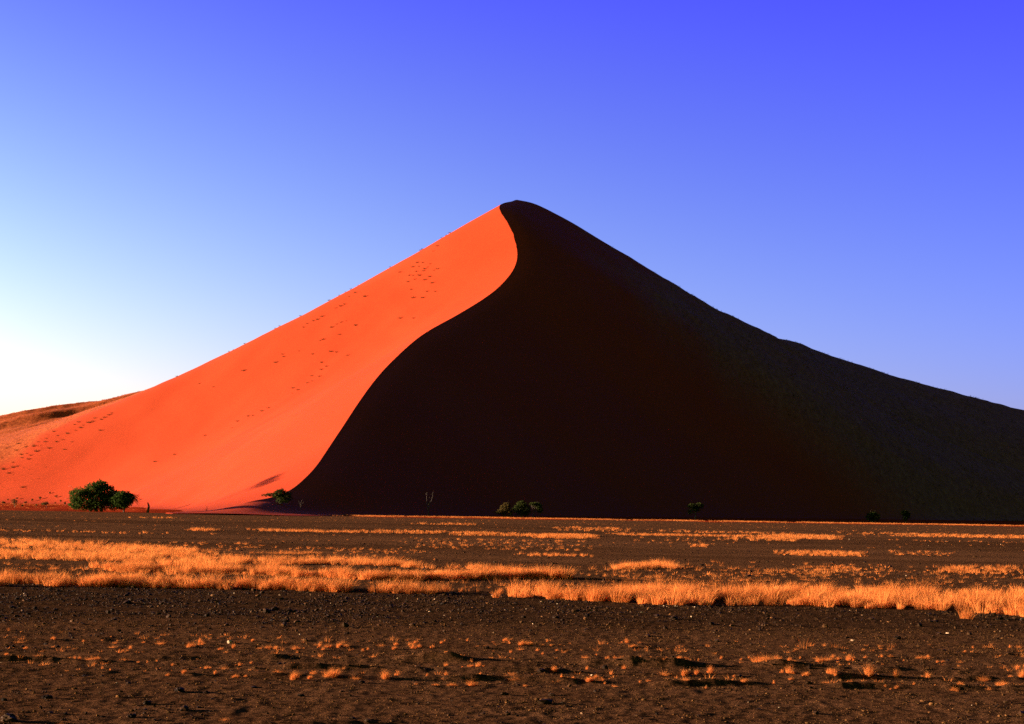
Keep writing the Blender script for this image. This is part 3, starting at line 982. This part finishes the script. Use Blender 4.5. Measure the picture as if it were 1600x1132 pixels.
pd = np.concatenate([strip(700, [(795, 893), (820, 890), (880, 896), (910, 899)], [(795, 902), (910, 904)], .95, 7, 105, .8),
                     strip(500, [(890, 897), (1100, 900), (1300, 898)], [(890, 904), (1100, 908), (1300, 906)], .35, 7, 106, .35)])
# scattered thin growth between the bands
ps = np.concatenate([strip(1500, [(400, 905), (700, 900), (1000, 902), (1720, 896), (2060, 903)], [(400, 920), (700, 926), (1000, 918), (1720, 918), (2060, 925)], .5, 5, 107, .3, 1.3),
                     strip(4400, [(-420, 862), (-100, 868), (250, 884), (700, 880), (1100, 880), (1720, 880), (2060, 887)], [(-420, 892), (-100, 898), (250, 904), (700, 908), (1100, 906), (1720, 905), (2060, 912)], .45, 5, 108, .22, 1.3, 4, 1.4)])
spz = np.concatenate([S1[5], ps, pd[len(pd) // 2:]])
pd = pd[:len(pd) // 2]
allg = np.concatenate([pa, pb, pc, pd])
tuft_field('grass', spz, RNG.lognormal(math.log(.075), .4, len(spz)), 16, .006, M_GRASS, (.0, .6), .8, 1, .9)
print('tufts', len(allg))
near = allg[allg[:, 1] < 37]; near = near[RNG.uniform(0, 1, len(near)) < .72]; mid = allg[allg[:, 1] >= 37]; mid = mid[RNG.uniform(0, 1, len(mid)) < .8]
tuft_field('grass', near, np.clip(RNG.lognormal(math.log(.175), .32, len(near)), .07, .36), 70, .0055, M_GRASS, (.1, 1.0), .62, 2, .55)
tuft_field('grass', mid, np.clip(RNG.lognormal(math.log(.15), .3, len(mid)), .07, .3), 34, .009, M_GRASS, (.05, 1.0), .7, 1, .6)

# thin distant streaks: (x range, line rows, number, density)
strips = []; thin = []
for xr, t, b, n, d in [
    ((-400, 380), 826.5, 829, 500, .5), ((380, 620), 828, 830, 500, .6), ((560, 820), 829, 833.5, 900, .8), ((690, 950), 833.5, 837, 900, .9), ((830, 940), 835, 841, 900, 1), ((930, 1260), 834.5, 837, 600, .7),
    ((1180, 1330), 835, 843, 1300, .85), ((1280, 2060), 838, 842, 2600, .95), ((1120, 1260), 841, 846, 500, .6), ((1330, 2060), 849, 852, 700, .4), ((1200, 1370), 861, 868, 900, .7),
    ((1380, 1500), 861, 867, 400, .35), ((1520, 2060), 864, 864, 300, .6), ((640, 760), 818.5, 820.5, 250, .6), ((860, 1000), 824, 829, 400, .5), ((1000, 1260), 830, 832, 300, .5),
    ((620, 960), 842, 858, 1500, .28), ((960, 1200), 841, 850, 700, .28), ((1080, 1110), 850, 854, 120, .9), ((800, 940), 866, 869, 220, .5), ((200, 300), 808.5, 810, 90, .7), ((300, 350), 826, 828.5, 160, 1),
    ((1450, 1600), 884, 896, 500, .5), ((1250, 1350), 883, 890, 260, .45), ((1000, 1500), 880, 905, 900, .22), ((200, 460), 846, 862, 700, .25), ((420, 700), 856, 872, 800, .3), ((-60, 500), 808, 828, 500, .12), ((560, 1700), 816, 834, 1500, .14)]:
    sl = .018 * (np.array(xr) - sum(xr) / 2)
    # rows run with the tilt of the horizon
    off = np.interp(sum(xr) / 2, [0, 1600], [0, 0])
    pts = band_points(n, xr, None, [(xr[0], t + off + sl[0]), (xr[1], t + off + sl[1])], [(xr[0], b + off + sl[0]), (xr[1], b + off + sl[1])],
                      lambda px, py, x, y, d=d, xr=xr: d * streaky(x, y, 99, .7, 1.2, 14, 2.2) * smooth(0, .3, (px - xr[0]) / (xr[1] - xr[0])) * (1 - smooth(.7, 1, (px - xr[0]) / (xr[1] - xr[0]))))
    (strips if d >= .5 else thin).append(pts)
veil = band_points(6500, (-110, 1720), None, [(-110, 800), (1720, 823), (2060, 830)], [(-110, 838), (1720, 862), (2060, 869)], lambda px, py, x, y: .55 * streaky(x, y, 141, .25, 1.4, 16, 5))
tuft_field('grass', veil, RNG.uniform(.03, .09, len(veil)), 9, .014, M_GRASS, (.0, .4), .9, 1, .8)
st = np.concatenate(strips)
th = np.concatenate(thin)
tuft_field('grass', th, RNG.uniform(.04, .12, len(th)), 12, .018, M_GRASS, (.0, .55), .9, 1, .8)
# the sun-side rim of the dune's shadow carries a fringe of grass
xs = RNG.uniform(-28, 120, 8400)
yg = np.arange(190, 330, 1.0)
cz = crest_z(yg); cx = crest_x(yg)
tE = math.tan(SUN_EL)
sdx, sdy = -math.sin(SUN_AZ), -math.cos(SUN_AZ)
edge_x = cx + cz / tE * sdx; edge_y = yg + cz / tE * sdy
o_ = np.argsort(edge_x)
ye = np.interp(xs, edge_x[o_], edge_y[o_])
yf = ye - np.abs(RNG.normal(0, 5.0, len(xs))) - .2
fr = np.stack([xs, yf, plain_z(xs, yf)], 1)[np.clip(.5 + fbm(xs / 7, yf / 5, 2, 111), 0, 1) > .25]
sd_ = band_points(6000, (-90, 240), None, [(-90, 781), (130, 786), (240, 794)], [(-90, 795), (110, 797), (240, 799.5)], lambda px, py, x, y: np.interp(px, [-90, 110, 135, 240], [.7, .6, .2, .1]) * streaky(x, y, 109, .5))
sd_[:, 2] = surface_z(sd_[:, 0], sd_[:, 1])
allf = np.concatenate([st, fr, sd_])
d_ = allf[:, 1]
c1 = allf[d_ < 75]; c2 = allf[d_ >= 75]
tuft_field('grass', c1, RNG.uniform(.05, .14, len(c1)), 14, .015, M_GRASS, (.05, .65), .6, 1, .8)
tuft_field('grass', c2, RNG.uniform(.08, .20, len(c2)), 12, .03, M_GRASS, (.05, .6), .9, 1, .8)

# ------------------------------------------------------------------ single tufts along the ruts in the foreground
TV = []
for i in range(8):
    rng = np.random.default_rng(600 + i)
    parts = []
    for c in range([4, 2, 5, 3, 2, 4, 2, 3][i]):
        o3 = np.array([rng.normal(0, .42), rng.normal(0, .25), 0]) * (c > 0)
        sz = 1.0 if c == 0 else rng.uniform(.35, .8)
        co, q, t, tn = tuft_mesh([230, 170, 200, 190, 160, 150, 110, 120][i], sz, [.42, .36, .5, .4, .34, .7, .32, 1.1][i], .013, [.9, .7, 1.0, .8, .6, 1.4, .8, 1.8][i], rng)
        co = co + o3 + np.array([.25, 0, 0]) * (co[:, 2:3].clip(0) ** 1.5) * rng.normal(.3, .5)
        parts.append((co, q, t, np.clip(tn + rng.normal(-.05, .15), 0, 1)))
    # a few long bent stalks
    k = 7
    st_ = tuft_mesh(k, 1.35, .5, .009, 1.6, rng)
    parts.append(st_)
    nb = np.cumsum([0] + [len(p[0]) for p in parts])
    co = np.concatenate([p[0] for p in parts]); tn = np.concatenate([p[3] for p in parts])
    q = np.concatenate([p[1] + o for p, o in zip(parts, nb)]); t = np.concatenate([p[2] + o for p, o in zip(parts, nb)])
    TV.append(new_mesh('grass_tuft', co, [q, t], M_GRASS, smooth_shade=False, attrs={'tone': np.clip(tn * .8 + .1, 0, 1)}))
used = set()


def put_tuft(px, py, hpx, label, group, k=None):
    p = on_plain([px], [py])[0]
    x, y = p[0], p[1]
    z = float(plain_z(x, y))
    k = int(RNG.integers(0, 8)) if k is None else k
    if k in used:
        o = TV[k].copy(); COL.objects.link(o)
    else:
        o = TV[k]; used.add(k)
    h = hpx / (F / y) * .85
    o.location = (x, y, z - .004)
    o.scale = (h * RNG.uniform(.75, 1.25), h * RNG.uniform(.8, 1.2), h * RNG.uniform(.85, 1.1))
    o.rotation_euler = (0, 0, RNG.uniform(0, 6.28))
    tag(o, label, 'grass tuft', group)


BIG = [(461, 1062, 21, 'rounded golden grass tuft left of its twin in the foreground, by the centre left ruts', 0), (514, 1058, 24, 'bushy golden tuft with a wispy right tip, beside the rounded tuft', 2), (602, 1060, 20, 'golden tuft leaning left in front of the middle ruts', 0),
       (555, 1060, 11, 'flattened arched dry brown tuft between two golden tufts', 7), (697, 1057, 11, 'small bright orange tuft at the left end of the long dark rut', 4), (735, 1071, 14, 'low orange tuft lowest in the row near the picture middle', 5),
       (866, 1049, 14, 'compact bright tuft at the right end of the long dark rut', 0), (1358, 1057, 26, 'tall spiky orange tuft with fanned tips at the right ruts', 1), (1400, 1058, 19, 'thin faded upright tuft right of the tall spiky tuft', 6),
       (1450, 1058, 15, 'wispy tuft with few long blades between faded tuft and right edge', 1), (1597, 1057, 20, 'golden tuft cut by the right edge of the picture', 2), (1535, 1061, 13, 'wide low golden tuft left of the right edge tuft', 5),
       (1302, 1057, 15, 'broad orange tuft left of the tall spiky tuft', 2), (1070, 1054, 17, 'bright square-topped tuft below the right hand rut', 0), (1110, 1052, 18, 'narrow tall tuft right of the square-topped tuft', 4), (1233, 1052, 20, 'slim upright tuft at the end of the dark rut right of centre', 4)]
for a, b, h, l, k in BIG:
    put_tuft(a, b, h, l, 'larger grass tufts along the foreground ruts', k)
SMALL = [(622, 1056, 12), (490, 1053, 9), (434, 1051, 8), (696, 1040, 10), (750, 1058, 10), (797, 1059, 12), (804, 1062, 12), (896, 1061, 9), (877, 1063, 8), (917, 1047, 9), (925, 1064, 15), (932, 1058, 10), (955, 1051, 12), (975, 1044, 12), (747, 1042, 14), (733, 1043, 8),
         (1258, 1056, 9), (1290, 1066, 8), (1330, 1065, 8), (1400, 1073, 9), (1490, 1076, 11), (1500, 1068, 8), (1568, 1071, 13), (1545, 1076, 9), (1383, 1072, 6), (1428, 1068, 7), (1037, 1053, 11), (1088, 1053, 11), (1147, 1056, 6), (1222, 1051, 10), (1238, 1059, 8), (1260, 1056, 9),
         (1070, 1067, 10), (1163, 1067, 10), (1209, 1067, 9), (1103, 1075, 6), (945, 1066, 7), (667, 1058, 7), (650, 1070, 6), (704, 1072, 7), (708, 1072, 7), (680, 1072, 6), (820, 1072, 6), (960, 1072, 8), (1000, 1066, 8), (1012, 1064, 7)]
for a, b, h in SMALL:
    put_tuft(a, b, h, 'small golden tuft among the near ruts, below the dark rut shadows', 'small tufts among the near ruts')
LEFT = [(58, 1029, 9), (70, 1029, 6), (116, 1031, 9), (124, 1031, 9), (142, 1033, 11), (153, 1033, 11), (186, 1021, 7), (203, 1013, 11), (250, 1005, 11), (316, 1006, 12), (345, 1015, 9), (365, 1011, 11), (270, 1038, 7), (322, 1043, 9), (375, 1039, 10), (368, 1057, 11), (288, 1054, 11),
        (262, 1055, 7), (30, 1003, 9), (83, 999, 7), (130, 1001, 7), (195, 1032, 8), (215, 1035, 6), (230, 1035, 6), (245, 1033, 6), (160, 1046, 7), (172, 1049, 6), (336, 1054, 9), (384, 1056, 7), (392, 1036, 7), (350, 1126, 9), (98, 1130, 8), (180, 1004, 6), (225, 1003, 6), (10, 1030, 8), (40, 1015, 8), (175, 1012, 8)]
for a, b, h in LEFT:
    put_tuft(a, b, h, 'small golden tuft on the low bank in the left foreground', 'small tufts in the left foreground')
BACK = [(300, 1009, 14), (312, 1003, 11), (395, 1003, 8), (405, 1012, 7), (418, 1011, 9), (430, 1012, 9), (460, 1013, 11), (464, 1019, 6), (475, 1013, 7), (500, 1009, 11), (505, 1016, 9), (510, 1011, 9), (528, 1012, 13), (532, 1009, 10), (540, 1010, 9), (567, 1017, 10), (575, 1015, 7), (594, 1009, 8),
        (618, 1008, 9), (616, 1014, 10), (645, 1013, 15), (650, 1006, 9), (640, 1009, 9), (655, 1012, 9), (677, 1013, 10), (690, 1007, 8), (695, 1003, 6), (730, 1003, 8), (790, 1003, 10), (795, 1007, 8), (815, 1010, 14), (822, 1008, 12), (830, 1010, 9), (812, 1016, 8), (798, 1021, 8), (840, 1018, 8), (870, 1018, 6), (848, 1024, 7),
        (855, 1004, 7), (860, 1010, 6), (980, 1005, 12), (990, 1013, 8), (932, 1025, 6), (915, 1030, 8), (960, 1030, 8), (972, 1030, 8), (950, 1031, 9), (1000, 1031, 9), (1015, 1029, 6), (1027, 1031, 7), (1041, 1031, 7), (1060, 1031, 9), (1072, 1031, 6), (1127, 1031, 8), (1158, 1033, 6), (1170, 1030, 7), (1183, 1037, 18), (1190, 1034, 14),
        (1198, 1038, 15), (1206, 1034, 12), (1213, 1037, 16), (1218, 1035, 12), (1234, 1034, 10), (1250, 1029, 7), (1275, 1030, 8), (1288, 1034, 13), (1296, 1031, 12), (1302, 1028, 10), (1310, 1030, 9), (1326, 1032, 14), (1333, 1032, 12), (1353, 1028, 8), (1378, 1027, 8), (1390, 1027, 7), (1412, 1032, 6), (1435, 1028, 8), (1442, 1028, 10), (1450, 1026, 7),
        (1465, 1035, 6), (1473, 1035, 7), (1500, 1035, 6), (1520, 1013, 6), (1578, 1012, 7), (1592, 1012, 8), (1590, 1046, 12)]
for a, b, h in BACK:
    put_tuft(a, b, h, 'small golden tuft in the sparse row behind the dark rut shadows', 'small tufts in the row behind the ruts')

# ------------------------------------------------------------------ stones
def ico():
    p = (1 + 5 ** .5) / 2
    v = np.array([(-1, p, 0), (1, p, 0), (-1, -p, 0), (1, -p, 0), (0, -1, p), (0, 1, p), (0, -1, -p), (0, 1, -p), (p, 0, -1), (p, 0, 1), (-p, 0, -1), (-p, 0, 1)], float)
    v /= np.linalg.norm(v[0])
    f = np.array([(0, 11, 5), (0, 5, 1), (0, 1, 7), (0, 7, 10), (0, 10, 11), (1, 5, 9), (5, 11, 4), (11, 10, 2), (10, 7, 6), (7, 1, 8), (3, 9, 4), (3, 4, 2), (3, 2, 6), (3, 6, 8), (3, 8, 9), (4, 9, 5), (2, 4, 11), (6, 2, 10), (8, 6, 7), (9, 8, 1)])
    return v, f


IV, IF = ico()


def subdiv(v, f):
    vs = list(map(tuple, v)); mp = {}

    def mid(a, b):
        k = (min(a, b), max(a, b))
        if k not in mp:
            m = (np.array(vs[a]) + np.array(vs[b])); m /= np.linalg.norm(m)
            mp[k] = len(vs); vs.append(tuple(m))
        return mp[k]
    nf = []
    for a, b, c in f:
        x, y, z = mid(a, b), mid(b, c), mid(c, a)
        nf += [(a, x, z), (x, b, y), (z, y, c), (x, y, z)]
    return np.array(vs), np.array(nf)


def gravel(name, x, y, s, m=None):
    n = len(x)
    var = np.stack([IV * RNG.uniform(.72, 1.25, (12, 1)) for _ in range(24)])
    k = RNG.integers(0, 24, n)
    sc = s[:, None] * np.stack([RNG.uniform(.7, 1.4, n), RNG.uniform(.7, 1.3, n), RNG.uniform(.4, .85, n)], 1)
    a = RNG.uniform(0, 6.28, n)
    v = var[k] * sc[:, None, :]
    vx = v[..., 0] * np.cos(a)[:, None] - v[..., 1] * np.sin(a)[:, None]
    vy = v[..., 0] * np.sin(a)[:, None] + v[..., 1] * np.cos(a)[:, None]
    z = plain_z(x, y)
    co = np.stack([vx + x[:, None], vy + y[:, None], v[..., 2] + (z + sc[:, 2] * .35)[:, None]], -1).reshape(-1, 3)
    f = (IF[None] + (np.arange(n) * 12)[:, None, None]).reshape(-1, 3)
    tone = np.repeat(np.clip(RNG.beta(1.4, 2.6, n), 0, 1) + (RNG.uniform(0, 1, n) < .006) * .7, 12)
    return tag(new_mesh(name, co, f, m or M_STONE, smooth_shade=False, attrs={'tone': np.clip(tone, 0, 1)}), kind='stuff')


def fan_points(n, y0, y1, dens, half=.56):
    y = np.sqrt(RNG.uniform(y0 ** 2, y1 ** 2, n)); x = RNG.uniform(-half, half, n) * y
    k = RNG.uniform(0, 1, n) < dens(x, y)
    return x[k], y[k]


def stone_density(x, y):
    near_edge = 20.2 + 1.0 * perlin(x / 3, y / 3, 121) + np.interp(x, [-10, -2, 3, 10], [0, .6, 2.4, 2.6])
    far_edge = np.interp(x, [-12, 0, 4, 12], [29.5, 28, 25.5, 24.5])
    b = smooth(-3.2, 3.2, y - near_edge) * (1 - smooth(-1, .6, y - far_edge))
    return np.clip(b * (.62 + .9 * fbm(x / 1.6, y / .9, 3, 123)), 0, 1)


gx1, gy1 = fan_points(115000, 17.0, 31, stone_density)
gravel('gravel', gx1, gy1, RNG.lognormal(math.log(.0095), .55, len(gx1)))
gx2, gy2 = fan_points(46000, 9, 22, lambda x, y: .55 * np.clip(.5 + fbm(x / 1.3, y / .9, 3, 125), 0, 1) + 0 * x)
gravel('gravel', gx2, gy2, RNG.lognormal(math.log(.0055), .6, len(gx2)))
gx3, gy3 = fan_points(26000, 30, 95, lambda x, y: np.clip(.35 + fbm(x / 12, y / 4, 3, 127), 0, 1) * .8)
gravel('gravel', gx3, gy3, RNG.lognormal(math.log(.022), .4, len(gx3)))

gx4, gy4 = fan_points(130000, 10, 21, lambda x, y: np.clip(.45 + .8 * fbm(x / .8, y / .6, 3, 129), 0, 1))
gravel('gravel', gx4, gy4, RNG.lognormal(math.log(.0042), .5, len(gx4)), M_CLOD)
wx, wy = fan_points(5500, 13.6, 18.8, lambda x, y: np.clip(.15 + 1.2 * fbm(x / .8, y / .35, 3, 139), 0, 1) * np.maximum(np.exp(-((y - 17.6) / .55) ** 2) * .8, np.maximum(.8 * np.exp(-((y - 15.9) / .3) ** 2), .8 * np.exp(-((y - 14.5) / .3) ** 2))))
tuft_field('grass', np.stack([wx, wy, plain_z(wx, wy)], 1), RNG.lognormal(math.log(.035), .4, len(wx)), 14, .0035, M_GRASS, (.0, .6), .9, 2, 1.2)

# single larger stones
SV, SF = subdiv(*subdiv(IV, IF))
STN = []
for i in range(5):
    nn = fbm(SV[:, 0] * 1.4 + i * 7, SV[:, 1] * 1.4 + SV[:, 2] * 1.7, 3, 130 + i) * .35 + 1
    v = SV * nn[:, None] * np.array([1.25, .9, .62])
    STN.append(new_mesh('stone', v, SF, M_STONE, smooth_shade=False, attrs={'tone': np.full(len(v), [.12, .3, .45, .2, .6][i])}))
used_s = set()
for a, b, w, k, lab, grp in [
    (14, 1127, 26, 2, 'brown clod at the bottom left corner, casting a long shadow', None), (197, 943, 11, 1, 'dark rock in the gravel near the left, largest of the gravel band', None), (414, 921, 7, 2, 'pale pebble at the near edge of the left grass band', None),
    (446, 972, 10, 0, 'dark rock below the gravel band, left of the picture middle', None), (445, 975, 6, 0, 'small black rock touching the dark rock below the gravel band', None), (1053, 968, 12, 0, 'wide black rock in the gravel right of the middle', None), (1112, 976, 9, 3, 'dark stone right of the wide black rock', None),
    (1120, 1003, 8, 3, 'lone dark stone on bare earth right of the middle', None), (1402, 999, 9, 0, 'black stone on bare earth at the right', None), (1468, 993, 9, 1, 'brown stone right of the black stone on bare earth', None), (846, 1049, 12, 0, 'dark stone between small tufts under the long rut', None),
    (788, 1086, 11, 1, 'grey brown stone on the bare foreground near the middle', None), (862, 1088, 9, 3, 'dark stone right of the grey brown foreground stone', None), (74, 1092, 13, 0, 'flat black stone in the left foreground', None), (281, 1081, 15, 0, 'large flat black stone in the left foreground', None),
    (230, 1100, 12, 3, 'dark stone below the large flat black stone', None), (322, 1083, 9, 1, 'small dark stone right of the large flat black stone', None), (1495, 932, 6, 2, 'dark stone inside the right grass band', None), (1301, 880, 6, 0, 'black rock alone on the far plain at right', None), (1097, 882, 5, 0, 'black rock on the far plain right of the small grass patch', None),
    (700, 900, 5, 4, 'black stone in the gap of the left grass band', None), (1264, 1068, 10, 1, 'brown stone at the near edge of the right ruts', None), (565, 1068, 10, 1, 'brown stone beside the arched dry tuft', None), (470, 1088, 9, 0, 'black stone below the twin golden tufts', None), (206, 1121, 12, 0, 'black stone near the bottom edge at left', None)]:
    p = on_plain([a], [b])[0]
    if k in used_s:
        o = STN[k].copy(); COL.objects.link(o)
    else:
        o = STN[k]; used_s.add(k)
    r = w / (F / p[1]) / 2
    o.scale = (r, r, r); o.rotation_euler = (0, 0, RNG.uniform(0, 6.28))
    o.location = (p[0], p[1], float(plain_z(p[0], p[1])) + r * .25)
    tag(o, lab, 'stone', grp)
